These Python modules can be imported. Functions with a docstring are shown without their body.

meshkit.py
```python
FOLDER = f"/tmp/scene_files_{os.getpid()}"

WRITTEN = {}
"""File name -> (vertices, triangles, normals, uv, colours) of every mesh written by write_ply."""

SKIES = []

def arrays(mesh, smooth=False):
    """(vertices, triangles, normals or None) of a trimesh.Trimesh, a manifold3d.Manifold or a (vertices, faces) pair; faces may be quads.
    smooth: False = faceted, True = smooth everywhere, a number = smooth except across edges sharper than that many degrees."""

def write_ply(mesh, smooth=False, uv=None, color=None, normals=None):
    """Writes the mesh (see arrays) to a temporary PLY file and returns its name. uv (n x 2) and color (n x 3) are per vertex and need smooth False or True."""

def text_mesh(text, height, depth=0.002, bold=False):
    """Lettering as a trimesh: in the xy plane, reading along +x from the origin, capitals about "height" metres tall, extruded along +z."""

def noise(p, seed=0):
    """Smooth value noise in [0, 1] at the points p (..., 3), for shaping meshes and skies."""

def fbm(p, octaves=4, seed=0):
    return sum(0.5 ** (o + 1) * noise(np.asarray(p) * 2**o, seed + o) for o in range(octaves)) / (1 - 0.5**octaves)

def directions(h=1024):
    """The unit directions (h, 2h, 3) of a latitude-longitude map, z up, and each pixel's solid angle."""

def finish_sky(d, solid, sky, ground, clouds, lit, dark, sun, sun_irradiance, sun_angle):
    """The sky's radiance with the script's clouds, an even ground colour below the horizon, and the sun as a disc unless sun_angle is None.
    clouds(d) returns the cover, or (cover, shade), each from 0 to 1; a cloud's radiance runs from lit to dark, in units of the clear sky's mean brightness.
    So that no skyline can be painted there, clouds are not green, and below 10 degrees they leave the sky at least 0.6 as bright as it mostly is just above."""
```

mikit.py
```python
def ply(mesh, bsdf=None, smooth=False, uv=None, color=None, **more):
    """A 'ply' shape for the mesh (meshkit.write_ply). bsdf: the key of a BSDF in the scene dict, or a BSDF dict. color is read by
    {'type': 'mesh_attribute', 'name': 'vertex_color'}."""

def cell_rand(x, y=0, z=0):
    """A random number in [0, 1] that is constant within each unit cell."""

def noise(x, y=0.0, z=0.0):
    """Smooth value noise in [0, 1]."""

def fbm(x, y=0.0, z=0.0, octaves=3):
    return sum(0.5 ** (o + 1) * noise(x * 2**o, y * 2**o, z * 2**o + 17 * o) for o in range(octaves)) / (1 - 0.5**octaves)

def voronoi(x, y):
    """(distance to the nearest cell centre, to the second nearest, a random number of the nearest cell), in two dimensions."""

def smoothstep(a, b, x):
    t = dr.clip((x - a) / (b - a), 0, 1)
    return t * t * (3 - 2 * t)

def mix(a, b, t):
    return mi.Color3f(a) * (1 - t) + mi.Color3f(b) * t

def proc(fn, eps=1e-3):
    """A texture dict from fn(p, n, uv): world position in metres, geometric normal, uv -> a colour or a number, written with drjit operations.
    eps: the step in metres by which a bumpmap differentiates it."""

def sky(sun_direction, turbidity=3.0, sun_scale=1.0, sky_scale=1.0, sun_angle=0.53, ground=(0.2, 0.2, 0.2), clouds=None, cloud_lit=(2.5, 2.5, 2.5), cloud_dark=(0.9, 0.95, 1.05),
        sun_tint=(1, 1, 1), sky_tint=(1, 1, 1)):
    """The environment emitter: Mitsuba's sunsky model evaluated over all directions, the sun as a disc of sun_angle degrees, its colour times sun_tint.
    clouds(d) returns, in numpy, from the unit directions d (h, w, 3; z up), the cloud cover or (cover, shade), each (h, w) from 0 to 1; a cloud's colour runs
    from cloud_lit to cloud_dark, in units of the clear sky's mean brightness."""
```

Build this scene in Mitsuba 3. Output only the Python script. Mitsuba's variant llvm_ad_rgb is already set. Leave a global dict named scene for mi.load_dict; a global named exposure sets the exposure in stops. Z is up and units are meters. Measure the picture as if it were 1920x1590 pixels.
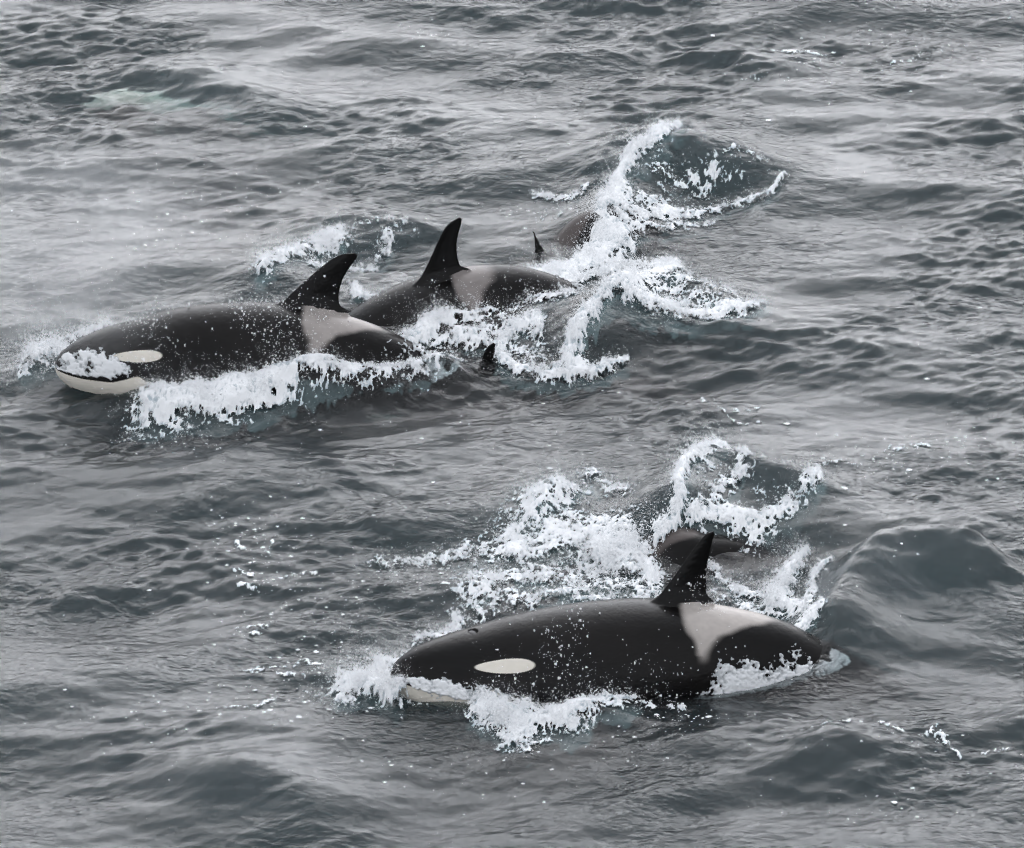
import math, numpy as np, trimesh, manifold3d as m3, mitsuba as mi, drjit as dr, mikit, meshkit
T = mi.ScalarTransform4f
scene, labels = {}, {}

# ------------------------------------------------------------------ camera, sky, exposure
DEP, DIST, HFOV = math.radians(23.0), 59.5, 8.66
EYE = np.array([0, -DIST * math.cos(DEP), DIST * math.sin(DEP)])
scene['camera'] = {'type': 'perspective', 'fov': HFOV, 'near_clip': 1.0, 'far_clip': 20000.0,
                   'to_world': T().look_at(origin=EYE.tolist(), target=[0, 0, 0], up=[0, 0, 1])}
SUN = np.array([0.12, 0.90, 0.40]); SUN /= np.linalg.norm(SUN)

def overcast(d):
    """A closed grey cloud deck, brightest round the veiled sun ahead of the ship."""
    a = np.arccos(np.clip(d @ SUN, -1, 1))
    soft = meshkit.fbm(d * [2.2, 2.2, 3.5] + 7, 3, 4)
    g = np.exp(-(a / 0.62) ** 2) * 0.95 + 0.2 * (soft - 0.5)
    return np.ones(a.shape), np.clip(1 - g, 0, 1)

scene['sky'] = mikit.sky(SUN, turbidity=3, sun_scale=0.10, sun_angle=60, clouds=overcast, cloud_lit=(14.4, 15.0, 16.3),
                         cloud_dark=(3.6, 3.75, 4.0), sun_tint=(0.9, 0.97, 1.12))
exposure = 1.62

# ------------------------------------------------------------------ helpers
FPX = 960 / math.tan(math.radians(HFOV / 2))
_f = -EYE / np.linalg.norm(EYE); _r = np.array([1.0, 0, 0]); _u = np.cross(_r, _f)

def at(px, py, z=0.0):
    """The point at height z that stands at that place of the photograph (1920 x 1590)."""
    d = _f + _r * (px - 960) / FPX + _u * (795 - py) / FPX
    return EYE + d * (z - EYE[2]) / d[2]

def noise2(x, y, seed=0):
    xi, yi = np.floor(x).astype(np.int64), np.floor(y).astype(np.int64)
    tx, ty = x - xi, y - yi
    tx, ty = tx * tx * tx * (tx * (tx * 6 - 15) + 10), ty * ty * ty * (ty * (ty * 6 - 15) + 10)
    def h(a, b):
        v = (a * 374761393 + b * 668265263 + seed * 144665 + 974711) & 0xFFFFFFFF
        v = ((v ^ (v >> 13)) * 1274126177) & 0xFFFFFFFF
        return ((v ^ (v >> 16)) & 0xFFFFFF) / 16777215.0
    a = h(xi, yi) * (1 - tx) + h(xi + 1, yi) * tx
    b = h(xi, yi + 1) * (1 - tx) + h(xi + 1, yi + 1) * tx
    return a * (1 - ty) + b * ty

def fbm2(x, y, octaves=4, seed=0, gain=0.5):
    s = w = 0
    for o in range(octaves):
        s = s + gain ** o * noise2(x * 2 ** o + 3.7 * o, y * 2 ** o - 5.1 * o, seed + o); w += gain ** o
    return s / w

def smooth(a, b, x):
    t = np.clip((x - a) / (b - a), 0, 1)
    return t * t * (3 - 2 * t)

def line_dist(x, y, pts, ys=1.0):
    """(distance to the polyline, direction across from -1 nearer to 1 farther, 0..1 along it), y scaled by ys before measuring."""
    best = np.full(x.shape, 1e9); side = np.zeros(x.shape); along = np.zeros(x.shape)
    P = np.asarray(pts, float)[:, :2] * [1, ys]; y = y * ys
    ln = np.r_[0, np.cumsum(np.linalg.norm(np.diff(P, axis=0), axis=1))]
    for i in range(len(P) - 1):
        a, b = P[i], P[i + 1]; e = b - a; L2 = max(e @ e, 1e-12)
        t = np.clip(((x - a[0]) * e[0] + (y - a[1]) * e[1]) / L2, 0, 1)
        dx, dy = x - a[0] - t * e[0], y - a[1] - t * e[1]
        d = np.hypot(dx, dy); m = d < best
        best = np.where(m, d, best); side = np.where(m, dy / (d + 1e-9), side)
        along = np.where(m, (ln[i] + t * math.sqrt(L2)) / ln[-1], along)
    return best, side, along

def px_line(pts, z=0.0):
    return np.array([at(a, b, z) for a, b in pts])

# ------------------------------------------------------------------ the sea surface
_rng = np.random.default_rng(11)
WAVES = []
for k in range(140):
    lam = 0.10 * (5.0 / 0.10) ** _rng.random()
    th = math.radians(97) + _rng.normal() * (0.35 if lam > 0.8 else 0.5)
    WAVES.append((lam, th, (0.0032 if lam > 0.8 else 0.0039) * lam ** 1.0 * _rng.uniform(0.4, 1.5), _rng.random() * 6.283))

# ridges thrown up by the whales: (polyline in photograph pixels, height, width of the near and of the far side in metres)
RIDGES = [
    ([(1225, 1042), (1262, 992), (1300, 932), (1345, 900), (1410, 917), (1490, 937), (1560, 944)], 0.28, 0.30, 0.55),
    ([(1120, 462), (1150, 412), (1195, 352), (1240, 322), (1290, 317), (1360, 337), (1430, 357)], 0.24, 0.30, 0.60),
    ([(1060, 690), (1110, 645), (1190, 585), (1260, 560), (1340, 580), (1430, 605)], 0.22, 0.3, 0.45),
    ([(1545, 1235), (1565, 1190), (1600, 1140), (1650, 1095), (1725, 1070), (1820, 1085), (1910, 1120)], 0.40, 0.46, 0.34),
    ([(480, 560), (540, 500), (600, 455), (680, 430), (780, 440)], 0.16, 0.35, 0.5),
    ([(960, 960), (1040, 930), (1120, 905), (1180, 920)], 0.14, 0.35, 0.5),
    ([(250, 770), (330, 775), (430, 765), (540, 745), (640, 715), (720, 690)], 0.20, 0.30, 0.4),
    ([(900, 1370), (1000, 1385), (1100, 1365), (1200, 1340)], 0.09, 0.35, 0.35),
    ([(660, 1300), (720, 1320), (800, 1335), (900, 1340)], 0.10, 0.30, 0.35),
    ([(60, 700), (130, 735), (230, 745)], 0.08, 0.3, 0.4),
    ([(520, 752), (620, 742), (720, 728), (820, 708), (900, 690)], 0.24, 0.26, 0.30),
    ([(320, 165), (400, 180), (480, 205), (530, 215)], 0.17, 0.35, 0.6),
    ([(1340, 112), (1420, 130), (1500, 148)], 0.14, 0.25, 0.5),
    ([(1240, 1445), (1340, 1405), (1420, 1398), (1560, 1420), (1700, 1420)], 0.17, 0.5, 0.5),
    ([(360, 1500), (430, 1465), (520, 1490), (640, 1560)], 0.18, 0.6, 0.5),
    ([(420, 870), (480, 850), (560, 838)], 0.06, 0.2, 0.35),
    ([(1400, 420), (1480, 375), (1560, 395)], 0.10, 0.4, 0.4),
]
RIDGES = [(px_line(p), h, a, b) for p, h, a, b in RIDGES]
# smooth hollows and swells of water: (pixel, radius along x, radius along y, height)
HUMPS = [((200, 800), 0.7, 0.9, -0.07), ((830, 1390), 0.8, 0.9, -0.06), ((1430, 1060), 0.7, 0.9, -0.10), ((1510, 1130), 0.35, 0.5, -0.08), ((1660, 1130), 0.8, 1.2, 0.07),
         ((1330, 370), 0.6, 0.7, -0.05), ((640, 480), 0.5, 0.6, -0.04), ((1300, 590), 0.6, 0.5, -0.03)]
HUMPS = [(at(*p), a, b, h) for p, a, b, h in HUMPS]

def sea(x, y, spacing=0.0):
    wx = x + 0.30 * (fbm2(x / 1.7, y / 2.1, 2, 5) - 0.5); wy = y + 0.40 * (fbm2(x / 2.3 + 9, y / 1.9, 2, 6) - 0.5)
    gust = 0.45 + 1.40 * smooth(0.42, 0.74, fbm2(x / 1.4 + 3, y / 1.6, 3, 21))
    z = np.zeros_like(x)
    for lam, th, a, ph in WAVES:
        k = 6.2832 / lam
        w = 0.5 + 0.5 * np.cos(k * (wx * math.cos(th) + wy * math.sin(th)) + ph)
        w = (w ** 3.4 - 0.29) * (2 * a) * (gust if lam < 0.9 else 1.0)
        z += w if np.isscalar(spacing) else w * np.exp(-(spacing / (0.3 * lam)) ** 2)
    inside = (abs(x) < 9) & (abs(y) < 15)
    xi, yi = x[inside], y[inside]
    add = np.zeros_like(xi)
    wob = 0.16 * (fbm2(xi / 0.35, yi / 0.35, 3, 31) - 0.5)
    for P, h, near, far in RIDGES:
        m = np.nonzero((xi > P[:, 0].min() - 1.6) & (xi < P[:, 0].max() + 1.6) & (yi > P[:, 1].min() - 2.2) & (yi < P[:, 1].max() + 2.2))[0]
        if not len(m): continue
        x_, y_ = xi[m], yi[m] + wob[m]
        step = np.r_[0, np.cumsum(np.linalg.norm(np.diff(P[:, :2], axis=0), axis=1))]
        t = np.linspace(0, 1, max(6, int(step[-1] / (0.4 * near))))
        cx, cy = np.interp(t * step[-1], step, P[:, 0]), np.interp(t * step[-1], step, P[:, 1])
        tall = 0.15 + 0.85 * smooth(0, 0.15, t) * smooth(0, 0.22, 1 - t)
        acc = np.zeros(len(m))
        for a, b, k in zip(cx, cy, tall):
            dx, dy = x_ - a, y_ - b; d = np.sqrt(dx * dx + dy * dy + 1e-6)
            w = near + (far - near) * (0.5 + 0.5 * dy / d)
            acc += k ** 5 * np.exp(-5 * (d / w) ** 1.5)
        add[m] += h * 0.93 * acc ** 0.2
    for c, rx, ry, h in HUMPS:
        add += h * np.exp(-((xi - c[0]) / rx) ** 2 - ((yi - c[1]) / ry) ** 2)
    z[inside] += add
    return z

def axis(lo, hi, step, far, n):
    q = 1.0
    for _ in range(60):                                   # growth so that n steps reach far
        q = (1 + (far / step) * (q - 1 if q > 1 else 1e-3)) ** (1 / n) if q > 1 else 1.05
    g = np.cumsum(step * q ** np.arange(1, n + 1)); g *= far / g[-1]
    return np.r_[lo - g[::-1], np.arange(lo, hi, step), hi + g]

XS, YS = axis(-6.0, 6.0, 0.0195, 4000, 80), axis(-9.4, 12.2, 0.0292, 4000, 80)
X, Y = np.meshgrid(XS, YS)
SP = np.maximum(np.gradient(XS)[None, :], np.gradient(YS)[:, None])
SP = np.where(SP < 0.03, 0.0, SP)
Z = sea(X, Y, SP)
idx = np.arange(X.size).reshape(X.shape)
quads = np.stack([idx[:-1, :-1], idx[:-1, 1:], idx[1:, 1:], idx[1:, :-1]], -1).reshape(-1, 4)
scene['deep_water'] = {'type': 'homogeneous', 'albedo': {'type': 'rgb', 'value': [0.22, 0.285, 0.30]}, 'sigma_t': {'type': 'rgb', 'value': [1.0, 0.70, 0.68]}, 'scale': 1.35}
def ripples(p, n, uv):
    wx = p.x + 0.10 * mikit.noise(p.x * 3.1, p.y * 2.2, 1.0); wy = p.y + 0.12 * mikit.noise(p.x * 2.7, p.y * 3.0, 5.0)
    calm = 0.35 + 1.3 * mikit.smoothstep(0.3, 0.75, mikit.fbm(p.x * 0.9, p.y * 0.8, 9.0, 2))
    a = mikit.fbm(wx * 11 + wy * 4, wy * 17 - wx * 3, 0.0, 3)
    return 0.012 * calm * a
scene['water_surface'] = {'type': 'bumpmap', 'arbitrary': mikit.proc(ripples, eps=0.004), 'scale': 1.0,
                          'bsdf': {'type': 'roughdielectric', 'int_ior': 1.333, 'alpha': 0.05, 'distribution': 'ggx'}}
scene['sea'] = mikit.ply((np.stack([X, Y, Z], -1).reshape(-1, 3), quads), 'water_surface', smooth=True, interior={'type': 'ref', 'id': 'deep_water'})
labels['sea'] = {'label': 'grey green choppy open sea filling the whole picture', 'category': 'sea', 'kind': 'structure'}

# ------------------------------------------------------------------ orcas
S_ = np.array([0, .004, .012, .03, .06, .10, .14, .20, .30, .38, .45, .55, .65, .75, .85, .92, .97, .985])
TOP = np.array([.001, .014, .026, .041, .055, .067, .075, .088, .100, .103, .100, .088, .070, .050, .033, .024, .016, .004])
BOT = np.array([.001, .010, .018, .029, .041, .053, .063, .077, .092, .096, .092, .079, .061, .044, .031, .023, .014, .004])
WID = np.array([.001, .012, .022, .036, .052, .066, .076, .087, .097, .097, .092, .076, .055, .035, .021, .014, .009, .003])
from scipy.interpolate import PchipInterpolator
top_at, bot_at, wid_at = (PchipInterpolator(S_, a) for a in (TOP, BOT, WID))

def foil(outline_fn, levels, thick_fn, n=28):
    """A fin: for each level (0 root .. 1 tip) an aerofoil section from the leading to the trailing edge; returns a Manifold of (chord axis, thickness axis, height axis)."""
    t = np.linspace(0, math.pi, n)
    c = (1 - np.cos(t)) / 2
    y = np.sqrt(np.maximum(c, 0)) * (1 - c) ** 0.8 * 1.35
    ring = np.r_[np.stack([c, y], -1), np.stack([c[-2:0:-1], -y[-2:0:-1]], -1)]
    V = []
    for q in levels:
        lead, trail, h = outline_fn(q)
        V.append(np.stack([lead + ring[:, 0] * (trail - lead), ring[:, 1] * thick_fn(q), np.full(len(ring), h)], -1))
    V, m = np.array(V), len(ring)
    F = []
    for i in range(len(levels) - 1):
        a = i * m + np.arange(m); b = i * m + (np.arange(m) + 1) % m
        F += [np.stack([a, b, b + m], -1), np.stack([a, b + m, a + m], -1)]
    v = V.reshape(-1, 3)
    lo, hi = len(v), len(v) + 1
    v = np.vstack([v, V[0].mean(0), V[-1].mean(0)])
    k = np.arange(m); e = (len(levels) - 1) * m
    F += [np.stack([(k + 1) % m, k, np.full(m, lo)], -1), np.stack([e + k, e + (k + 1) % m, np.full(m, hi)], -1)]
    return v, np.vstack(F)

def solid(v, f):
    mesh = trimesh.Trimesh(v, f, process=True); trimesh.repair.fix_normals(mesh)
    return m3.Manifold(m3.Mesh(np.asarray(mesh.vertices, np.float32), np.asarray(mesh.faces, np.uint32)))

def ball(c, r):
    m = m3.Manifold.sphere(1.0, 32).scale([r, r, r] if np.isscalar(r) else list(r))
    return m.translate(list(c))

FIN_A = [(0, 0, 1.0), (.22, .21, .96), (.46, .43, .93), (.69, .62, .965), (.885, .79, 1.00), (1, .91, 1.04)]
FIN_B = [(0, 0, 1.0), (.10, .11, .94), (.27, .26, .91), (.5, .44, .93), (.74, .64, 1.01), (.88, .77, 1.07), (1, .95, 1.11)]

FIN_D = [(0, 0, 1.0), (.3, .20, .93), (.6, .38, .86), (.85, .50, .82), (1, .60, .80)]

def orca_rest(L, fin_h, fin_base=(0.39, 0.475), fin=None, nicks=(), edge=0.04, body_fat=1.0, flip=125.0):
    """An orca lying straight, snout at x = 0, tail at x = L, z up: (vertices, faces, uv) with uv = (x / L, angle from the back / pi); fins have v = -0.5."""
    s = np.unique(np.r_[0.0008, np.linspace(0.004, 0.985, 150), .002, .006, .009, .014, .018])
    th = np.linspace(0, 2 * math.pi, 96, endpoint=False)
    up, dn, wd = top_at(s) * L * body_fat, bot_at(s) * L * body_fat, wid_at(s) * L * body_fat
    c, sn = np.cos(th), np.sin(th)
    # fuller at the shoulders than an ellipse, slightly keeled towards the tail
    z = np.where(c[None] > 0, up[:, None], dn[:, None]) * np.sign(c) * np.abs(c) ** 0.94
    y = wd[:, None] * np.sign(sn) * np.abs(sn) ** 0.94
    v = np.stack([np.broadcast_to(s[:, None] * L, y.shape), y, z], -1).reshape(-1, 3)
    m, F = len(th), []
    for i in range(len(s) - 1):
        a = i * m + np.arange(m); b = i * m + (np.arange(m) + 1) % m
        F += [np.stack([a, b, b + m], -1), np.stack([a, b + m, a + m], -1)]
    v = np.vstack([v, [0, 0, 0], [L * 0.987, 0, 0]]); k = np.arange(m); e = (len(s) - 1) * m
    F += [np.stack([(k + 1) % m, k, np.full(m, len(v) - 2)], -1), np.stack([e + k, e + (k + 1) % m, np.full(m, len(v) - 1)], -1)]
    body = solid(v, np.vstack(F))
    zr = float(top_at(0.42)) * L * body_fat
    a0, a1 = fin_base[0] * L, fin_base[1] * L
    ft, fl, fr = np.array(fin).T
    lead_at, trail_at = PchipInterpolator(ft, fl), PchipInterpolator(ft, fr)
    low = 0.042 * L
    def outline(q):                                       # swept back, trailing edge hollow, tip rounded
        h = zr - low + q * (fin_h + low); t = (h - zr) / fin_h; tp = min(max(t, 0), 1)
        flare = max(0, 0.10 - tp) / 0.10 if t > 0 else 1.0
        lead, trail = a0 + (a1 - a0) * float(lead_at(tp)) - 0.010 * L * flare ** 2, a0 + (a1 - a0) * float(trail_at(tp)) + 0.012 * L * flare ** 2
        cap = math.sqrt(max(0, 1 - max(0, (tp - 0.94) / 0.06) ** 2)); mid = lead * 0.35 + trail * 0.65; w = trail - lead
        return (mid - 0.65 * w * cap, mid + 0.35 * w * cap + 1e-4, h)
    def thick(q):
        h = zr - low + q * (fin_h + low)
        t = max((h - zr) / fin_h, -0.05)
        return L * (0.0115 * (1 - 0.72 * max(t, 0)) + 0.02 * max(0, 0.22 - t) ** 2 / 0.05)
    fv, ff = foil(outline, np.linspace(0, 0.9995, 40), thick)
    whole = body + solid(fv, ff)
    for q, r in nicks:                                    # torn notches in the trailing edge
        lead, trail, h = outline(q)
        whole -= ball((trail + r * 0.25, 0, h), (r, 0.3, r * 0.8))
    # flippers: broad paddles low on the chest
    for sgn in (-1, 1):
        def fo(q):
            w = 0.036 * L * (0.55 + 0.75 * math.sin(math.pi * min(q * 0.62 + 0.22, 1))) * math.sqrt(max(0.0, 1 - max(0, (q - 0.7) / 0.3) ** 2))
            x = 0.245 * L + 0.07 * L * q
            return (x - w, x + w + 1e-4, q * 0.155 * L)
        pv, pf = foil(fo, np.linspace(0, 0.999, 20), lambda q: 0.012 * L * (1 - 0.6 * q))
        p = solid(pv, pf)
        whole += p.rotate([sgn * flip, 0, 0]).translate([0, -sgn * 0.062 * L, -0.045 * L])
    # flukes
    def tail(q):
        x = 0.925 * L + 0.065 * L * q
        w0 = 0.075 * L * (1 - q) ** 0.8 + 0.004 * L
        return (x, x + w0, q * 0.145 * L)
    for sgn in (-1, 1):
        tv, tf = foil(tail, np.linspace(0, 1, 16), lambda q: 0.011 * L * (1 - 0.75 * q) + 0.001)
        whole += solid(tv, tf).rotate([sgn * 90.0, 0, 0])
    # blowhole: a shallow crescent pit
    bx = 0.128 * L; bz = float(top_at(0.128)) * L * body_fat
    whole -= ball((bx, 0, bz + 0.004 * L), (0.0095 * L, 0.0135 * L, 0.011 * L))
    whole = whole.refine_to_length(edge)
    m = whole.to_mesh()
    mesh = trimesh.Trimesh(np.array(m.vert_properties[:, :3], float), np.array(m.tri_verts), process=True)
    v = np.array(mesh.vertices)
    sm = mesh.copy(); trimesh.smoothing.filter_taubin(sm, 0.5, 0.51, iterations=18)
    near = (abs(v[:, 0] - 0.42 * L) < 0.10 * L) & (v[:, 2] > zr * 0.75) & (v[:, 2] < zr + 0.2 * fin_h)
    mesh.vertices = np.where(near[:, None], sm.vertices, v)
    v = np.array(mesh.vertices)
    q = np.clip(v[:, 0] / L, 0.0005, 0.985)
    ang = np.abs(np.arctan2(v[:, 1] / (wid_at(q) * L * body_fat), v[:, 2] / (np.where(v[:, 2] > 0, top_at(q), bot_at(q)) * L * body_fat))) / math.pi
    rad = np.hypot(v[:, 1] / (wid_at(q) * L * body_fat), v[:, 2] / (np.where(v[:, 2] > 0, top_at(q), bot_at(q)) * L * body_fat))
    ang = np.where((rad > 1.07) & (v[:, 0] > 0.1 * L), -0.5, ang)
    return v, np.array(mesh.faces), np.stack([v[:, 0] / L, ang], -1)

def posed(v, L, place, yaw, roll, spine, anchor=0.42):
    """Bends the straight orca along spine = [(x / L, height)], rolls it, turns it and sets the spine's anchor over place (x, y)."""
    sx, sz = np.array(spine, float).T
    curve = PchipInterpolator(sx * L, sz)
    grid = np.linspace(-0.02 * L, 1.02 * L, 400)
    zz = curve(np.clip(grid, sx[0] * L, sx[-1] * L))
    slope = np.gradient(zz, grid); slope = np.convolve(np.pad(slope, 8, 'edge'), np.ones(17) / 17, 'valid')
    hx = np.cumsum(np.r_[0, np.diff(grid) * np.cos(np.arctan(slope[:-1]))])
    hx -= np.interp(anchor * L, grid, hx)
    a = np.arctan(np.interp(v[:, 0], grid, slope)); cx = np.interp(v[:, 0], grid, hx); cz = np.interp(v[:, 0], grid, zz)
    r = math.radians(roll)
    y, z = v[:, 1] * math.cos(r) - v[:, 2] * math.sin(r), v[:, 1] * math.sin(r) + v[:, 2] * math.cos(r)
    x, z = cx - z * np.sin(a), cz + z * np.cos(a)
    w = math.radians(yaw)
    return np.stack([place[0] + x * math.cos(w) - y * math.sin(w), place[1] + x * math.sin(w) + y * math.cos(w), z], -1)

def skin(saddle, shift=0.0, length=0.125, eye_s=0.162, jaw=0.0, eye_v=0.326):
    def fn(p, n, uv):
        s, v = uv.x, uv.y
        wob = mikit.fbm(s * 40, v * 14, 0.0, 2) - 0.5
        fine = mikit.fbm(p.x * 30, p.y * 30, p.z * 30, 3)
        black = mikit.mix((0.0022, 0.0018, 0.0018), (0.0062, 0.0050, 0.0047), mikit.smoothstep(0.3, 0.7, mikit.fbm(s * 9, v * 5, 3.0, 3)))
        # grey saddle behind the fin
        lo = 0.455 + shift
        front = lo - 0.016 * dr.sqrt(dr.maximum(0.0, 1 - dr.square((v - 0.15) / 0.2))) + 0.014 * wob
        back = lo + 0.015 + length * (1 - mikit.smoothstep(0.02, 0.36, v)) + 0.022 * wob
        sad = mikit.smoothstep(-0.005, 0.009, s - front) * mikit.smoothstep(-0.010, 0.018, back - s) * mikit.smoothstep(-0.02, 0.04, 0.375 - v) * mikit.smoothstep(-0.03, -0.005, v)
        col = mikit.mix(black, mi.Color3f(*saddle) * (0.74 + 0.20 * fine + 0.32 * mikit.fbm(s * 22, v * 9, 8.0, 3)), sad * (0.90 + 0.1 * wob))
        # eye patch, pointed towards the snout
        ds = (s - eye_s) / 0.046; dv = (v - eye_v - 0.22 * (s - eye_s)) / (0.040 * (1 + 0.12 * ds))
        eye = mikit.smoothstep(-0.05, 0.07, 1 - dr.sqrt(ds * ds + dv * dv))
        # chin, throat and belly
        belly = 0.515 + jaw - 0.06 * mikit.smoothstep(0.09, 0.15, s) + 0.32 * mikit.smoothstep(0.145, 0.225, s)
        bel = mikit.smoothstep(-0.006, 0.008, v - belly - 0.008 * wob) * (1 - mikit.smoothstep(0.72, 0.76, s))
        white = mikit.mix((0.82, 0.77, 0.68), (0.75, 0.70, 0.61), fine)
        return mikit.mix(col, white, dr.maximum(eye, bel))
    return fn

def wet(p, n, uv):
    return 0.0040 * mikit.fbm(p.x * 9, p.y * 9, p.z * 16, 3) + 0.0012 * mikit.noise(p.x * 45, p.y * 45, p.z * 60)

def skin_bsdf(key, saddle, shift=0.0, length=0.125, eye_s=0.162, jaw=0.0, eye_v=0.326):
    scene[key] = {'type': 'bumpmap', 'arbitrary': mikit.proc(wet, eps=0.006), 'scale': 1.0, 'bsdf':
                  {'type': 'principled', 'base_color': mikit.proc(skin(saddle, shift, length, eye_s, jaw, eye_v)), 'roughness': 0.27, 'specular': 0.08, 'clearcoat': 0.34, 'clearcoat_gloss': 0.94}}

skin_bsdf('orca_skin', (0.46, 0.42, 0.39), 0.012)
skin_bsdf('long_saddle_skin', (0.37, 0.335, 0.315), 0.0, 0.11, 0.146, 0.03, 0.350)
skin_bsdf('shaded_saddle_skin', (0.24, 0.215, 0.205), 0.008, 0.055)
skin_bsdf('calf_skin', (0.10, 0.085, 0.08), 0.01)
scene['pit_black'] = {'type': 'principled', 'base_color': {'type': 'rgb', 'value': [0.004, 0.004, 0.004]}, 'roughness': 0.5}
ORCAS = []

def orca(label, rest, L, place, yaw, roll, spine, bsdf='orca_skin', fat=None):
    fat = 1.10 if L > 5 else 1.14
    key = 'orca_whale' + (f'_{len(ORCAS):03d}' if ORCAS else '')
    v, f, uv = rest
    w = posed(v, L, place, yaw, roll, spine)
    scene[key] = mikit.ply((w, f), bsdf, smooth=True, uv=uv)
    labels[key] = {'label': label, 'category': 'orca', 'group': 'orcas swimming to the left'}
    if 'head under' not in label and bsdf in ('orca_skin', 'long_saddle_skin') and roll < 90:
        bs = trimesh.creation.icosphere(3, 1.0); b = np.array(bs.vertices) * [0.0078 * L, 0.0112 * L, 0.004 * L] + [0.128 * L, 0, float(top_at(0.128)) * L * fat - 0.0046 * L]
        scene[key + '__blowhole'] = mikit.ply((posed(b, L, place, yaw, roll, spine), np.array(bs.faces)), 'pit_black', smooth=True)
    ORCAS.append((key, w, f, uv))
    return w

REST_A = orca_rest(5.2, 0.585, (0.418, 0.498), FIN_A, nicks=((0.60, 0.016), (0.52, 0.021)), body_fat=1.10, flip=148.0)
REST_B = orca_rest(4.9, 0.53, (0.400, 0.508), FIN_B, body_fat=1.14, flip=148.0)
REST_C = orca_rest(4.5, 0.53, (0.385, 0.480), FIN_B, flip=145.0, edge=0.05, body_fat=1.12)
REST_G = orca_rest(4.5, 0.50, (0.385, 0.480), FIN_B, edge=0.06, body_fat=1.1, flip=95.0)
REST_E = orca_rest(3.7, 0.40, (0.395, 0.478), FIN_B, edge=0.07, body_fat=1.1)
REST_D = orca_rest(3.7, 0.42, (0.375, 0.500), FIN_D, edge=0.07, body_fat=1.1)

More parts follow.
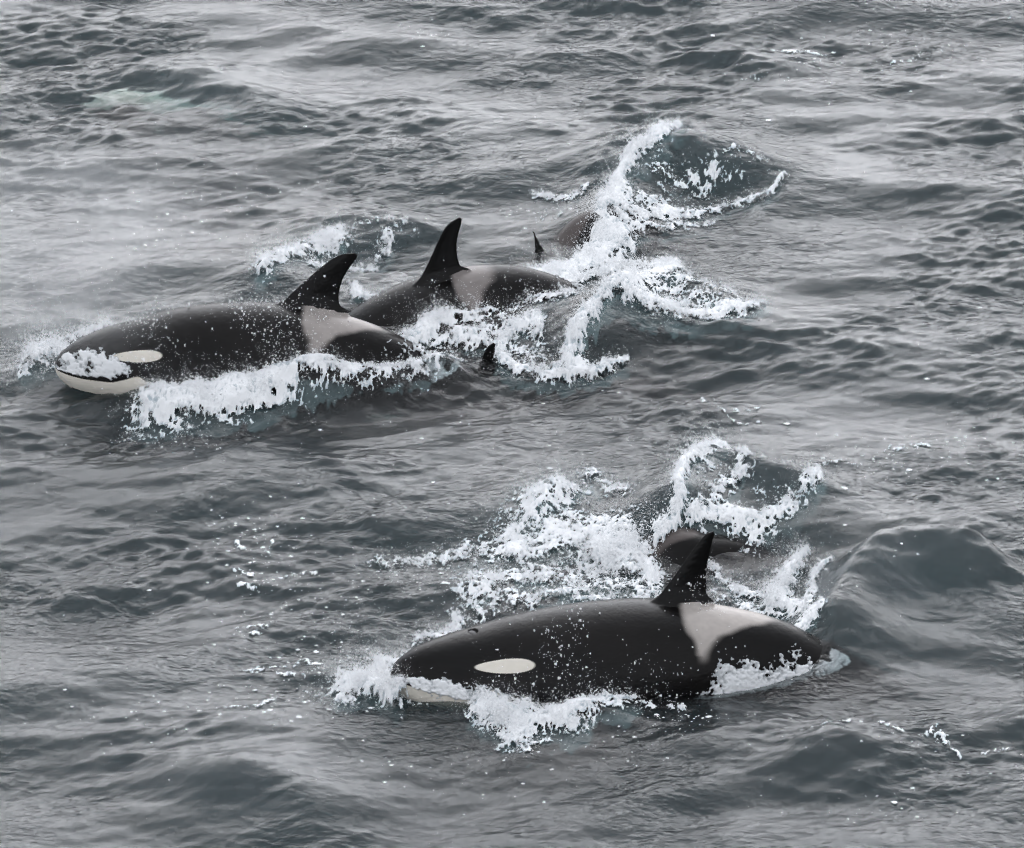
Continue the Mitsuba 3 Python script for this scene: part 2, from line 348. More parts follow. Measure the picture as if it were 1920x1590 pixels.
def fin_up(px, py, out, rest, L, yaw, roll, spine):
    """Place of an orca whose fin tip stands out metres above the water there, at that place of the photograph: ((x, y), spine)."""
    v = posed(rest[0], L, (0, 0), yaw, roll, spine)
    v = v[(rest[2][:, 1] < 0) & (rest[2][:, 0] > 0.36) & (rest[2][:, 0] < 0.56)]
    tip = v[v[:, 2].argmax()]; z = tip[2]
    for _ in range(4):
        p = at(px, py, z)
        if out is None: break
        z = float(sea(np.array([p[0]]), np.array([p[1]]))[0]) + out
    return p[:2] - tip[:2], [(a, b + z - tip[2]) for a, b in spine]

def swim(label, rest, L, px, py, out, yaw, roll, spine, bsdf='orca_skin'):
    place, spine = fin_up(px, py, out, rest, L, yaw, roll, spine)
    return orca(label, rest, L, place, yaw, roll, spine, bsdf)

A = swim('large black orca nearest in front, with white eye patch, notched fin and wide grey saddle', REST_A, 5.2, 1337, 997, None, 14, -6,
         [(0, 0.26), (0.05, 0.205), (0.10, 0.165), (0.2, 0.13), (0.42, 0.07), (0.52, 0.02), (0.60, -0.05), (0.66, -0.16), (0.75, -0.42), (0.85, -0.8), (1.0, -1.3)])
B = swim('large orca at far left with splash over its snout and raised white lower jaw', REST_B, 4.9, 664, 475, None, 6, -9,
         [(0, 0.17), (0.06, 0.14), (0.12, 0.135), (0.25, 0.13), (0.42, 0.08), (0.52, 0.01), (0.62, -0.12), (0.72, -0.36), (0.85, -0.8), (1.0, -1.3)], 'long_saddle_skin')
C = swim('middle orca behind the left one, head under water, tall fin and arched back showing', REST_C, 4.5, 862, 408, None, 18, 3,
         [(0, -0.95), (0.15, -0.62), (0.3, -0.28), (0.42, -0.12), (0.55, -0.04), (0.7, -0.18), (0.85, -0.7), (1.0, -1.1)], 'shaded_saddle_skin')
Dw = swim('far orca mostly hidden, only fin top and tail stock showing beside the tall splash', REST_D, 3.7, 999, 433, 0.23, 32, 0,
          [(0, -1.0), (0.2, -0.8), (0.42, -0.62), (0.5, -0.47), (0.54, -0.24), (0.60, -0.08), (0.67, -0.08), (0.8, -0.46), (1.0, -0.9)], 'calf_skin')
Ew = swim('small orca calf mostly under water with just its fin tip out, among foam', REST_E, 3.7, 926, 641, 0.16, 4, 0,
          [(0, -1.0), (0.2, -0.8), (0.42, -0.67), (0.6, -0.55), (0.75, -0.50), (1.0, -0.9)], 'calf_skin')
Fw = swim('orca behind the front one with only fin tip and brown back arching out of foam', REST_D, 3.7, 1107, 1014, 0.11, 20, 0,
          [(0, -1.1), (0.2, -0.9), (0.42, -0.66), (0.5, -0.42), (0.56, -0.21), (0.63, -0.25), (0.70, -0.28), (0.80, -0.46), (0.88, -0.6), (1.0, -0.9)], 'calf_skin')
Gw = orca('submerged orca at upper left showing as a pale green patch under the water', REST_G, 4.5, at(455, 285, -0.7)[:2], 6, 150,
          [(0, -0.41), (0.07, -0.34), (0.13, -0.44), (0.2, -0.72), (0.42, -1.5), (0.6, -2.0), (1.0, -2.6)])

# ------------------------------------------------------------------ foam, splashes and spray
def white(key, colours=True):
    scene[key] = {'type': 'twosided', 'b': {'type': 'diffuse', 'reflectance': {'type': 'mesh_attribute', 'name': 'vertex_color'}}}
white('foam_white')
scene['drop_white'] = {'type': 'twosided', 'b': {'type': 'diffuse', 'reflectance': {'type': 'rgb', 'value': [0.92, 0.925, 0.93]}}}
SPLASH = []
TET = np.array([[1, 1, 1], [1, -1, -1], [-1, 1, -1], [-1, -1, 1]], float) * 0.72
TEF = np.array([[0, 1, 2], [0, 3, 1], [0, 2, 3], [1, 3, 2]])

def drops(key, P, rng, size=0.0032, spread=0.45):
    n = len(P)
    r = np.clip(size * np.exp(rng.normal(size=n) * spread), 0.0010, 0.012)
    st = np.exp(rng.normal(size=(n, 1, 3)) * 0.3) * np.sign(rng.random((n, 1, 3)) - 0.5)
    v = P[:, None] + TET[None] * r[:, None, None] * st
    f = TEF[None] + 4 * np.arange(n)[:, None, None]
    scene[key] = mikit.ply((v.reshape(-1, 3), f.reshape(-1, 3)), 'drop_white')

def strokes_density(x, y, strokes, grow=1.45):
    """(density 0..1+, lift) of the foam strokes at the points; the strokes' edges are torn by noise."""
    D, H = np.zeros_like(x), np.zeros_like(x)
    wx = x + 0.16 * (fbm2(x / 0.28, y / 0.5, 3, 41) - 0.5); wy = y + 0.30 * (fbm2(x / 0.28 + 5, y / 0.5, 3, 43) - 0.5)
    for pts, w0, w1, dens, lift in strokes:
        P = px_line(pts); wm = max(w0, w1) / 213 * grow
        m = (x > P[:, 0].min() - wm - .2) & (x < P[:, 0].max() + wm + .2) & (y > P[:, 1].min() - 2 * wm - .4) & (y < P[:, 1].max() + 2 * wm + .4)
        if not m.any(): continue
        d, _, t = line_dist(wx[m], wy[m], P, 0.55)
        w = (w0 + (w1 - w0) * t) / 213 * grow
        f = np.clip(1.1 - 1.1 * d / w, 0, 1); f = f * f * (3 - 2 * f)
        D[m] = np.maximum(D[m], f * dens); H[m] = np.maximum(H[m], f ** 1.3 * lift)
    return D, H

def splash(label, strokes, n_drops, step=(0.0070, 0.0125), throw=0.14, cloud=True, hold=1.0, away=-2.4, grain=0.3):
    key = 'splash' + (f'_{len(SPLASH):03d}' if SPLASH else ''); SPLASH.append(key)
    seed = 100 + 17 * len(SPLASH); rng = np.random.default_rng(seed)
    allp = np.vstack([px_line(p) for p, *_ in strokes]); wm = 1.5 * max(max(a, b) for _, a, b, *_ in strokes) / 213
    x0, x1, y0, y1 = allp[:, 0].min() - wm - .1, allp[:, 0].max() + wm + .1, allp[:, 1].min() - 2 * wm - .2, allp[:, 1].max() + 2 * wm + .2
    def sheet(sx, sy, grow, fn):
        gx, gy = np.meshgrid(np.arange(x0, x1, sx), np.arange(y0, y1, sy))
        gx = gx + rng.uniform(-.3, .3, gx.shape) * sx; gy = gy + rng.uniform(-.3, .3, gy.shape) * sy
        D, H = strokes_density(gx.ravel(), gy.ravel(), strokes, grow)
        on = np.nonzero(D > 0.02)[0]
        x, y = gx.ravel()[on], gy.ravel()[on]
        keep, z, col = fn(x, y, D[on], H[on], sea(x, y))
        full = np.zeros(gx.size, bool); full[on] = keep
        ii = np.arange(gx.size).reshape(gx.shape)
        q = np.stack([ii[:-1, :-1], ii[:-1, 1:], ii[1:, 1:], ii[1:, :-1]], -1).reshape(-1, 4)
        tri = np.vstack([q[:, [0, 1, 2]], q[:, [0, 2, 3]]]); tri = tri[full[tri].all(1)]
        number = np.full(gx.size, -1); number[on] = np.arange(len(on))
        used = np.unique(tri); back = np.full(gx.size, -1); back[used] = np.arange(len(used))
        k = number[used]
        return np.stack([x[k], y[k], z[k]], -1), back[tri], col[k], D[on][k], H[on][k]
    def foam(x, y, D, H, z):
        cu, su = math.cos(grain), math.sin(grain)
        xa, ya = (x * cu + y * su) / 1.7, (y * cu - x * su)     # streaks drawn out along the flow
        r1 = 1 - np.abs(2 * fbm2(xa / 0.13, ya / 0.17, 4, seed, 0.6) - 1)
        r3 = 1 - np.abs(2 * fbm2(xa / 0.040, ya / 0.055, 3, seed + 3, 0.6) - 1)
        r2 = fbm2(x / 0.016, y / 0.028, 2, seed + 5)
        big = fbm2(xa / 0.40, ya / 0.5, 2, seed + 9)
        g = 0.85 * r1 + 0.95 * r3 + 0.65 * r2 + 0.45 * big
        g = np.argsort(np.argsort(g)) / len(g)                 # evened out: a density of 0.6 covers 0.6 of the water
        margin = D * hold - (1 - g)
        rise = smooth(0.30, 1.0, D)
        crest = fbm2(x / 0.34, y / 0.50, 2, seed + 13)
        zz = z + 0.004 + H * rise * (0.25 + 0.5 * smooth(0.3, 0.75, crest)) + (0.003 + 0.012 * rise) * (r1 + 0.5 * r3 - 0.8) + smooth(0, 0.4, margin) * (0.004 + 0.006 * r2)
        t = smooth(0.0, 0.42, margin + 0.2 * (r2 - 0.5))[:, None]
        return margin > 0, zz, np.array([0.42, 0.48, 0.51]) * (1 - t) + np.array([0.93, 0.935, 0.94]) * t
    v, f, c, D, H = sheet(step[0], step[1], 1.45, foam)
    scene[key + '__foam'] = mikit.ply((v, f), 'foam_white', smooth=True, color=c)
    if cloud:
        def under(x, y, D, H, z):
            n = fbm2(x / 0.3, y / 0.5, 3, seed + 31)
            c = np.array([0.30, 0.37, 0.38]) * (0.5 + 0.8 * n[:, None])
            return D > 0.30 + 0.6 * n, z - 0.10 - 0.30 * (1 - np.clip(D, 0, 1)) - 0.10 * n, c
        v2, f2, c2, *_ = sheet(0.03, 0.05, 1.7, under)
        if len(f2): scene[key + '__bubble_cloud'] = mikit.ply((v2, f2), 'foam_white', smooth=True, color=c2)
    if n_drops:
        # jets of water torn into drops: short ballistic threads that start on the foam and thin out outwards, and loose drops
        n = int(n_drops * 1.3); k = 9
        wgt = D * (0.12 + H) * (0.2 + smooth(0.45, 0.7, fbm2(v[:, 0] / 0.12, v[:, 1] / 0.2, 2, seed + 51)))
        p0 = v[rng.choice(len(v), n, p=wgt / wgt.sum())]; hh = np.interp(rng.random(n), [0, 1], [0.4, 1.3])
        pick = rng.choice(len(v), n, p=wgt / wgt.sum()); p0, h0 = v[pick], H[pick]
        reach = rng.exponential(1.0, n) * (0.03 + 0.55 * h0) * throw / 0.14
        az = rng.normal(away, 0.9, n); el = rng.uniform(0.3, 1.35, n)
        dirs = np.stack([np.cos(az) * np.cos(el), np.sin(az) * np.cos(el), np.sin(el)], -1)
        q = np.linspace(0, 1, k)[None, :] ** 0.8 * np.ones((n, 1)) + rng.uniform(0, 0.07, (n, k))
        P = p0[:, None] + dirs[:, None] * (reach[:, None] * q)[..., None] + rng.normal(size=(n, k, 3)) * 0.006
        P[..., 2] -= 0.35 * reach[:, None] * q ** 2 - 0.01
        P, size = P.reshape(-1, 3), (0.0041 * (1.15 - 0.66 * q)).reshape(-1)
        # loose drops and bubbles strewn round the foam's torn edges
        m = n_drops * 60
        lx, ly = rng.uniform(x0 - .1, x1 + .1, m), rng.uniform(y0 - .2, y1 + .2, m)
        Dl, Hl = strokes_density(lx, ly, strokes, 2.3)
        clump = smooth(0.40, 0.72, fbm2(lx / 0.09, ly / 0.15, 3, seed + 61))
        on = np.nonzero(rng.random(m) < Dl ** 1.3 * clump)[0]
        on = rng.permutation(on)[:int(n_drops * 8)]
        L3 = np.stack([lx[on], ly[on], sea(lx[on], ly[on]) + 0.003 + rng.exponential(1.0, len(on)) * (0.006 + 0.25 * Hl[on])], -1)
        # finest spray, hanging over the crests
        fine = rng.choice(len(v), int(n_drops * 5), p=D * (0.04 + H) / (D * (0.04 + H)).sum())
        M3 = v[fine] + rng.normal(size=(len(fine), 3)) * [0.10, 0.14, 0.02]
        M3[:, 2] += rng.exponential(1.0, len(fine)) * (0.02 + 0.55 * H[fine]) * throw / 0.14
        drops(key + '__droplets', np.vstack([P, L3, M3]), rng, np.r_[size, np.full(len(on), 0.0027), np.full(len(fine), 0.0015)])
    labels[key] = {'label': label, 'category': 'splash', 'kind': 'stuff'}

# strokes: polyline in photograph pixels, width at its two ends (pixels), density, lift in metres
splash('white bow splash breaking round the snout of the front orca', [
    ([(650, 1302), (685, 1314), (720, 1330), (755, 1340)], 34, 20, 1.15, 0.26),
    ([(790, 1346), (850, 1352), (900, 1360)], 8, 12, 0.5, 0.03),
    ([(890, 1358), (940, 1366), (985, 1374)], 20, 26, 1.1, 0.11),
    ([(690, 1275), (730, 1250), (775, 1240)], 30, 22, 0.8, 0.18),
    ([(880, 1362), (930, 1368), (985, 1376)], 14, 30, 1.0, 0.08)], 1100)
splash('churned white splash along the lower flank of the front orca, trailing thin to the right', [
    ([(930, 1360), (990, 1384), (1060, 1376), (1130, 1360), (1190, 1346)], 34, 16, 1.0, 0.07),
    ([(960, 1400), (985, 1388)], 26, 26, 0.8, 0.04),
    ([(1140, 1362), (1200, 1352), (1272, 1347)], 12, 5, 0.7, 0.0),
    ([(990, 1420), (1040, 1408), (1068, 1392), (1098, 1376)], 6, 9, 0.75, 0.0)], 450)
splash('thin line of foam at the waterline of the front orca, running to its tail', [
    ([(1085, 1318), (1140, 1306), (1200, 1304), (1270, 1300), (1340, 1292)], 10, 12, 0.95, 0.035),
    ([(1340, 1292), (1400, 1272), (1460, 1240), (1525, 1198)], 15, 16, 1.0, 0.05)], 200)
splash('wide lacy patch of churned foam between the front orca and the hidden orca behind it', [
    ([(700, 1056), (790, 1050), (880, 1040), (960, 1030)], 16, 45, 0.62, 0.03),
    ([(960, 1030), (1000, 985), (1050, 955)], 55, 40, 0.80, 0.10),
    ([(1050, 950), (1110, 925), (1170, 960)], 34, 22, 0.60, 0.07),
    ([(960, 1030), (1060, 1020), (1150, 1030), (1200, 1045)], 55, 40, 0.85, 0.06),
    ([(900, 1110), (1000, 1080), (1100, 1090), (1210, 1105)], 50, 45, 0.72, 0.04),
    ([(1110, 1045), (1160, 1050), (1220, 1090)], 45, 35, 0.95, 0.08),
    ([(860, 1160), (940, 1135), (1040, 1120), (1140, 1120)], 24, 34, 0.72, 0.05),
    ([(780, 1195), (830, 1185), (880, 1165)], 22, 20, 0.8, 0.08)], 1500, hold=0.98)
splash('white water breaking over the back of the orca behind the front one', [
    ([(1125, 1045), (1160, 1040), (1195, 1050)], 32, 30, 1.05, 0.13)], 350)
splash('steep foam-edged crest rising to a peak behind the front orca', [
    ([(1240, 1042), (1262, 1000), (1290, 947), (1318, 910), (1348, 862)], 15, 22, 1.05, 0.11),
    ([(1340, 980), (1375, 940), (1390, 905)], 18, 24, 0.75, 0.05),
    ([(1290, 1005), (1360, 995), (1430, 985), (1500, 955), (1530, 930)], 22, 20, 0.95, 0.05),
    ([(1400, 1010), (1470, 985)], 18, 10, 0.6, 0.02),
    ([(1420, 910), (1470, 920), (1530, 915)], 16, 10, 0.5, 0.02),
    ([(1320, 940), (1400, 945), (1480, 950)], 50, 30, 0.30, 0.0)], 700)
splash('foam trails running from the fin of the front orca to its sinking tail', [
    ([(1335, 1050), (1380, 1090), (1430, 1120), (1500, 1165)], 12, 26, 0.85, 0.05),
    ([(1340, 1110), (1400, 1135), (1460, 1160)], 20, 22, 0.62, 0.03),
    ([(1350, 1060), (1410, 1058)], 18, 16, 0.5, 0.02),
    ([(1450, 1140), (1468, 1095), (1495, 1055), (1518, 1030)], 26, 14, 1.05, 0.16),
    ([(1510, 1180), (1520, 1130), (1532, 1085), (1560, 1050)], 14, 5, 0.8, 0.06)], 700)
splash('white splash exploding over the snout of the left orca', [
    ([(60, 680), (100, 668), (150, 678), (215, 695), (262, 708)], 36, 22, 1.05, 0.20),
    ([(75, 655), (120, 640), (170, 630), (215, 622)], 24, 10, 0.75, 0.12)], 1300, throw=0.2)
splash('thick band of white water along the flank of the left orca', [
    ([(285, 765), (340, 772), (420, 762), (510, 748), (600, 732), (680, 700)], 48, 30, 1.1, 0.13),
    ([(275, 735), (300, 722), (360, 728), (440, 722), (560, 708)], 22, 18, 0.9, 0.12),
    ([(640, 730), (700, 722), (775, 708)], 22, 12, 0.8, 0.04)], 1100)
splash('thin foam line at the waterline of the left orca', [
    ([(560, 745), (640, 735), (720, 722), (800, 706), (870, 690)], 9, 13, 0.85, 0.03),
    ([(640, 738), (740, 722), (840, 700)], 22, 22, 0.30, 0.01)], 200)
splash('foaming wave breaking behind the fin of the left orca', [
    ([(495, 540), (530, 510), (580, 480), (640, 455)], 26, 26, 0.85, 0.09),
    ([(600, 510), (650, 510), (700, 480), (740, 452)], 26, 14, 0.8, 0.06),
    ([(640, 450), (720, 432), (780, 440)], 12, 10, 0.45, 0.03)], 600)
splash('white water piled round the sinking tail of the left orca', [
    ([(770, 655), (800, 632), (850, 615), (900, 608)], 28, 36, 1.1, 0.09),
    ([(670, 562), (700, 584), (760, 598), (820, 600)], 15, 24, 1.0, 0.06),
    ([(860, 600), (930, 592), (1000, 592), (1060, 592)], 30, 18, 0.95, 0.06),
    ([(820, 655), (880, 650), (930, 640)], 18, 30, 0.8, 0.05),
    ([(900, 640), (960, 620), (1000, 640)], 26, 30, 0.6, 0.04)], 1300)
splash('ring of foam round the calf with only its fin tip out', [
    ([(935, 680), (970, 698), (1020, 700), (1080, 696), (1130, 688), (1175, 680)], 18, 14, 1.0, 0.06),
    ([(930, 665), (960, 640), (1000, 632), (1010, 655)], 20, 16, 0.9, 0.08),
    ([(950, 670), (1000, 678), (1050, 672)], 18, 12, 0.6, 0.02)], 350)
splash('long foaming crest sweeping up to the right of the calf', [
    ([(1068, 686), (1100, 648), (1145, 608), (1200, 568), (1270, 525)], 18, 32, 1.1, 0.13),
    ([(1160, 605), (1230, 615), (1310, 622), (1390, 612), (1428, 582)], 24, 20, 0.95, 0.08),
    ([(1200, 570), (1290, 575), (1380, 590)], 40, 24, 0.62, 0.03),
    ([(1260, 520), (1310, 540), (1390, 565)], 16, 14, 0.5, 0.03),
    ([(1180, 590), (1280, 600), (1400, 590)], 40, 25, 0.45, 0.0)], 900)
splash('bright white water streaming off the tail of the middle orca', [
    ([(970, 552), (1020, 535), (1090, 515), (1170, 500), (1260, 484)], 20, 16, 1.0, 0.06),
    ([(1010, 520), (1060, 500), (1120, 480), (1160, 455)], 36, 34, 1.15, 0.14),
    ([(1000, 545), (1080, 520), (1160, 500)], 30, 22, 1.1, 0.06)], 900)
splash('tall foaming crest with a peak, far behind the middle orca', [
    ([(1128, 455), (1145, 415), (1170, 365), (1200, 330), (1240, 312), (1275, 275)], 30, 18, 1.1, 0.16),
    ([(1165, 430), (1230, 412), (1300, 395), (1360, 385), (1430, 375), (1468, 350)], 24, 9, 0.95, 0.05),
    ([(1200, 350), (1250, 355), (1310, 350), (1400, 330), (1440, 345)], 24, 9, 0.55, 0.03),
    ([(1290, 275), (1330, 288)], 8, 5, 0.8, 0.03),
    ([(1180, 440), (1240, 430), (1330, 415)], 16, 8, 0.7, 0.03),
    ([(1200, 390), (1270, 360), (1380, 350)], 45, 25, 0.33, 0.0)], 900)
splash('loose flecks of foam to the left of the tall far crest', [
    ([(1000, 365), (1050, 378), (1095, 370)], 12, 14, 0.62, 0.02),
    ([(1010, 400), (1090, 410)], 16, 14, 0.3, 0.0)], 60)


# ------------------------------------------------------------------ loose foam streaks and flecks
splash('loose foam streaks drifting left of the front orca', [
    ([(460, 1262), (500, 1255), (530, 1248), (560, 1240)], 9, 5, 0.75, 0.0), ([(520, 1268), (570, 1266)], 5, 5, 0.7, 0.0),
    ([(468, 1340), (490, 1330), (510, 1312)], 11, 6, 0.75, 0.0), ([(405, 1345), (450, 1340)], 5, 5, 0.7, 0.0),
    ([(445, 1010), (462, 1018), (452, 1030)], 8, 6, 0.75, 0.0), ([(500, 1030), (490, 1042)], 6, 5, 0.7, 0.0),
    ([(440, 1060), (465, 1066)], 8, 8, 0.7, 0.0), ([(440, 1092), (470, 1100)], 7, 6, 0.7, 0.0), ([(530, 1070), (580, 1068)], 4, 4, 0.7, 0.0),
    ([(450, 1172), (500, 1170)], 6, 5, 0.7, 0.0), ([(470, 1190), (495, 1180)], 5, 5, 0.7, 0.0), ([(570, 1225), (600, 1232)], 9, 9, 0.7, 0.0)], 0, cloud=False)
splash('loose foam streaks on the wave crest in the lower right corner', [
    ([(1540, 1398), (1600, 1400)], 5, 4, 0.7, 0.0), ([(1650, 1392), (1680, 1402)], 7, 4, 0.75, 0.0), ([(1720, 1408), (1760, 1400)], 7, 5, 0.75, 0.0),
    ([(1765, 1410), (1800, 1428)], 8, 5, 0.75, 0.0), ([(1850, 1420), (1900, 1408)], 6, 4, 0.75, 0.0)], 0, cloud=False)
splash('thin foam line on a small crest right of the calf', [([(1322, 735), (1340, 760), (1375, 785), (1440, 800)], 5, 3, 0.6, 0.0), ([(1380, 770), (1440, 775)], 8, 6, 0.3, 0.0)], 0, cloud=False)
splash('sparse foam specks on the bright water in the upper right corner', [
    ([(1450, 95), (1560, 92)], 7, 6, 0.5, 0.0), ([(1680, 105), (1760, 92)], 14, 8, 0.45, 0.0), ([(1860, 50), (1900, 42)], 8, 5, 0.5, 0.0),
    ([(1650, 850), (1740, 835)], 14, 10, 0.4, 0.0), ([(1520, 880), (1620, 878)], 5, 4, 0.6, 0.0), ([(1360, 145), (1500, 155)], 7, 5, 0.35, 0.0)], 0, cloud=False)

def flecks():
    rng = np.random.default_rng(5)
    spots = [(480, 1000, 130, 60, 130), (500, 1090, 120, 80, 120), (520, 1250, 110, 90, 120), (560, 1320, 150, 60, 70), (250, 1360, 200, 60, 50), (640, 1200, 80, 120, 140),
             (780, 1080, 140, 60, 160), (1180, 1400, 200, 60, 90), (820, 1440, 180, 60, 60), (1300, 1370, 120, 20, 60), (1700, 1420, 200, 50, 60), (1640, 1500, 200, 40, 40),
             (1650, 870, 200, 50, 130), (1780, 830, 120, 40, 60), (1600, 1110, 150, 120, 50), (1700, 80, 200, 60, 90), (1500, 130, 160, 50, 60), (800, 60, 60, 30, 25),
             (420, 370, 250, 80, 90), (300, 440, 200, 60, 70), (1020, 390, 90, 40, 80), (560, 570, 150, 20, 80), (400, 820, 250, 60, 60), (960, 795, 900, 700, 420)]
    V, F, n = [], [], 0
    for cx, cy, sx, sy, k in spots:
        k = int(k * 0.7)
        pts = px_line(np.stack([rng.normal(cx, sx * .5, k), rng.normal(cy, sy * .5, k)], -1))
        z = sea(pts[:, 0], pts[:, 1])
        for (x, y, _), h in zip(pts, z):
            r = min(0.0036 * math.exp(rng.normal() * 0.55), 0.018); m = 7; a = np.linspace(0, 6.283, m, endpoint=False) + rng.random(); rr = r * rng.uniform(.6, 1.4, m)
            ring = np.stack([x + rr * np.cos(a) * rng.uniform(1.2, 2.2), y + rr * np.sin(a) * 1.6, np.full(m, h + 0.002)], -1)
            V.append(np.vstack([ring, [[x, y, h + 0.004 + r * .5]]])); i = np.arange(m)
            F.append(np.stack([n + i, n + (i + 1) % m, np.full(m, n + m)], -1)); n += m + 1
    scene['foam_fleck'] = mikit.ply((np.vstack(V), np.vstack(F)), 'drop_white')
    labels['foam_fleck'] = {'label': 'tiny white foam flecks scattered over the grey water', 'category': 'foam', 'kind': 'stuff'}
flecks()

# ------------------------------------------------------------------ spray in the air over the backs, water running off the front orca's flank
def spray(label, orca_no, n, smin, smax, seed, size=0.0031):
    key = 'spray' + (f'_{seed:03d}' if seed else '')
    _, w, f, uv = ORCAS[orca_no]; rng = np.random.default_rng(900 + seed)
    tri = w[f]; nrm = np.cross(tri[:, 1] - tri[:, 0], tri[:, 2] - tri[:, 0]); area = np.linalg.norm(nrm, axis=1); nrm /= area[:, None] + 1e-12
    c = tri.mean(1); s = uv[f, 0].mean(1)
    ok = (nrm[:, 1] * -0.92 + nrm[:, 2] * 0.39 > 0.05) & (c[:, 2] > 0.0) & (s > smin) & (s < smax)
    p = area * ok * (0.05 + smooth(0.40, 0.75, fbm2(c[:, 0] * 2.6, c[:, 2] * 3 + c[:, 1], 3, seed + 3)) ** 2)
    pick = rng.choice(len(c), n, p=p / p.sum()); b = rng.dirichlet([1, 1, 1], n)
    P = (tri[pick] * b[:, :, None]).sum(1) + nrm[pick] * rng.exponential(0.03, n)[:, None] + [0, 0, 0.01]
    drops(key, P, rng, size, 0.6)
    labels[key] = {'label': label, 'category': 'spray', 'kind': 'stuff'}

spray('fine white droplets of spray over the back of the front orca', 0, 700, 0.12, 0.52, 0)
spray('dense fine white droplets over the back and fin of the left orca', 1, 1500, 0.12, 0.52, 1)
spray('few white droplets over the back of the middle orca', 2, 260, 0.30, 0.60, 2)

def film(key, label, no, region, density, thick):
    _, w, f, uv = ORCAS[no]
    s, v = uv[f, 0].mean(1), uv[f, 1].mean(1); c = w[f].mean(1)
    pick = f[region(s, v) & (c[:, 2] > -0.05)]
    m = trimesh.Trimesh(w, pick, process=False); m.remove_unreferenced_vertices()
    n0 = m.copy()
    keep_uv = uv[np.unique(pick)]
    V, F, A = np.array(m.vertices), np.array(m.faces), np.hstack([np.array(m.vertex_normals), keep_uv])
    for _ in range(2):
        V2, F2, A2 = V, F, A
        (V, F), A = trimesh.remesh.subdivide(np.hstack([V2]), F2), None
        e = np.sort(trimesh.geometry.faces_to_edges(F2), axis=1); u, inv = trimesh.grouping.unique_rows(e)
        mid = A2[e[u]].mean(1); A = np.vstack([A2, mid])
    nr, q = A[:, :3], A[:, 3:]
    nr /= np.linalg.norm(nr, axis=1, keepdims=True) + 1e-9
    side = V @ [0, -0.92, 0.39]
    X_, Z_ = V[:, 0], V[:, 2] * 1.0 + V[:, 1] * 0.3
    r1 = 1 - np.abs(2 * fbm2(X_ / 0.10 + Z_ * 3, Z_ / 0.12, 4, 77) - 1); r2 = fbm2(X_ / 0.022, Z_ / 0.022, 2, 78); big = fbm2(X_ / 0.3, Z_ / 0.3, 2, 79)
    g = r1 + 0.6 * r2 + 1.0 * big; g = np.argsort(np.argsort(g)) / len(g)
    dens = density(q[:, 0], q[:, 1], V[:, 2])
    mar = np.clip(dens, 0, 0.92) - (1 - g)
    t = smooth(0.0, 0.5, mar)[:, None]
    P = V + nr * (0.006 + thick * t * (r1 + r2)[:, None])
    on = (mar > 0) & (q[:, 1] > 0)
    F = F[on[F].all(1)]; used = np.unique(F); back = np.full(len(P), -1); back[used] = np.arange(len(used))
    col = np.array([0.40, 0.42, 0.43]) * (1 - t) + np.array([0.88, 0.89, 0.90]) * t
    scene[key] = mikit.ply((P[used], back[F]), 'foam_white', smooth=True, color=col[used])
    labels[key] = {'label': label, 'category': 'splash', 'kind': 'stuff'}

film('water_film', 'white water running off the rear flank of the front orca', 0, lambda s, v: (s > 0.45) & (s < 0.72) & (v > 0.12) & (v < 0.65),
     lambda s, v, z: 0.50 * smooth(0.47, 0.53, s) * smooth(0.24, 0.42, v) + 0.35 * smooth(0.56, 0.64, s) * smooth(0.12, 0.25, v) + 0.5 * smooth(0.16, 0.02, z - 0.02) * smooth(0.45, 0.5, s), 0.011)
film('water_film_001', 'white water washing over the snout of the left orca above its pale jaw', 1, lambda s, v: (s > 0.002) & (s < 0.17) & (v > 0.15) & (v < 0.56),
     lambda s, v, z: 0.92 * smooth(0.17, 0.09, s) * smooth(0.22, 0.34, v + 1.6 * (0.07 - s)) * smooth(0.515, 0.47, v - 0.15 * s), 0.007)

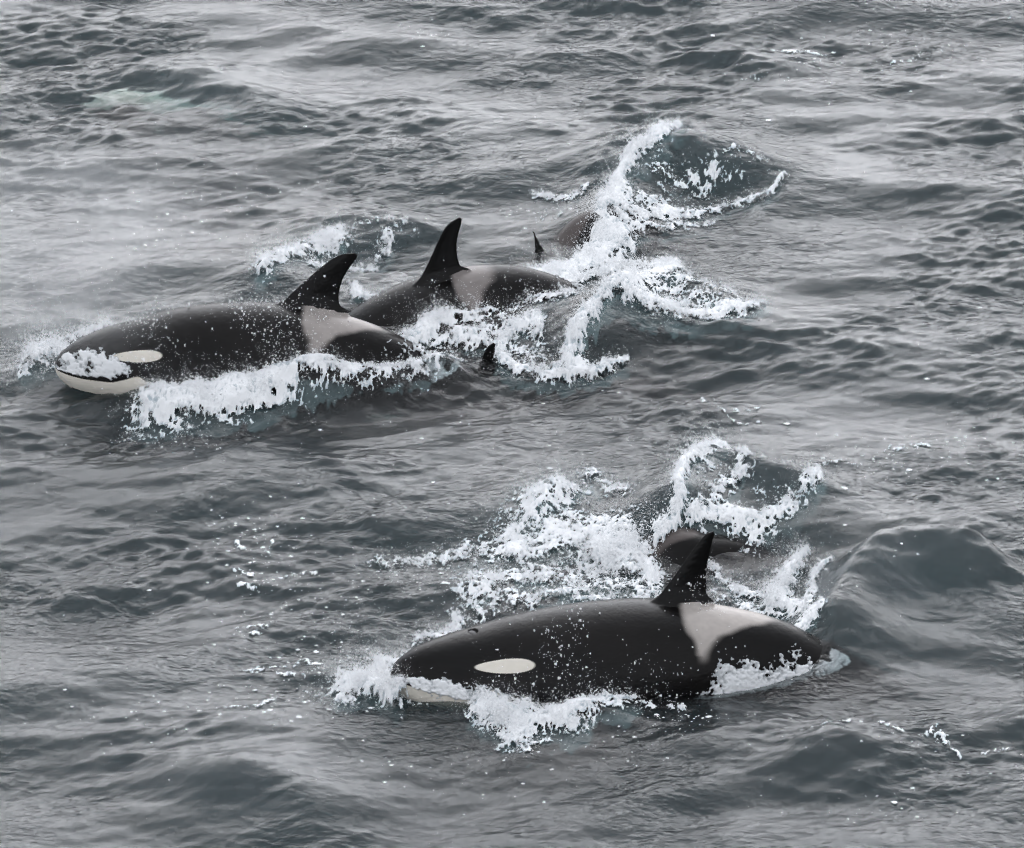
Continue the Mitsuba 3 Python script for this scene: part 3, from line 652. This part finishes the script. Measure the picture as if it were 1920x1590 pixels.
film('water_film_002', 'white water breaking over the mouth of the front orca above its pale chin', 0, lambda s, v: (s > 0.002) & (s < 0.24) & (v > 0.22) & (v < 0.66),
     lambda s, v, z: 0.95 * smooth(0.0, 0.16, 0.16 - abs(v - (0.455 + 0.35 * np.clip(s - 0.05, 0, 1)))) ** 0.6 * smooth(0.24, 0.16, s) * (0.10 + 0.9 * smooth(0.085, 0.035, abs(v - (0.455 + 0.35 * np.clip(s - 0.05, 0, 1))))), 0.014)
film('water_film_003', 'white wash covering the sinking tail of the left orca', 1, lambda s, v: (s > 0.54) & (s < 0.80) & (v > -0.1) & (v < 0.65),
     lambda s, v, z: 0.85 * smooth(0.57, 0.67, s) * (0.5 + 0.5 * smooth(0.05, 0.3, v)) + 0.3 * smooth(0.55, 0.6, s) * smooth(0.3, 0.45, v), 0.018)
film('water_film_004', 'white wash covering the sinking tail of the middle orca', 2, lambda s, v: (s > 0.52) & (s < 0.80) & (v > -0.1) & (v < 0.65),
     lambda s, v, z: 0.9 * smooth(0.60, 0.70, s) * (0.4 + 0.6 * smooth(0.05, 0.3, v)) + 0.4 * smooth(0.55, 0.62, s) * smooth(0.25, 0.45, v), 0.018)

# ------------------------------------------------------------------ breath of the left orca drifting as thin mist at the left edge
def mist():
    c = at(70, 470, 0.9); size = np.array([1.9, 3.4, 0.62])
    u = np.stack(np.meshgrid(np.linspace(-1, 1, 24), np.linspace(-1, 1, 40), np.linspace(-1, 1, 40), indexing='ij'), -1)[..., ::-1]
    r = np.sqrt((u ** 2).sum(-1))
    d = smooth(1.0, 0.15, r) * (0.25 + 1.4 * smooth(0.35, 0.75, meshkit.fbm(u * 2.3 + 4, 3, 8)))
    M = T().translate(c.tolist()).scale(size.tolist())
    scene['mist_air'] = {'type': 'heterogeneous', 'albedo': 0.97, 'scale': 0.38,
                         'sigma_t': {'type': 'gridvolume', 'grid': mi.VolumeGrid(d[..., None].astype(np.float32)), 'filter_type': 'trilinear', 'to_world': M @ T().translate([-1, -1, -1]).scale(2)}}
    scene['mist'] = {'type': 'cube', 'to_world': M, 'bsdf': {'type': 'null'}, 'interior': {'type': 'ref', 'id': 'mist_air'}}
    labels['mist'] = {'label': 'thin pale mist of whale breath drifting over the water at the left edge', 'category': 'mist', 'kind': 'stuff'}
mist()

print('triangles', sum(len(w[1]) for w in meshkit.WRITTEN.values()))
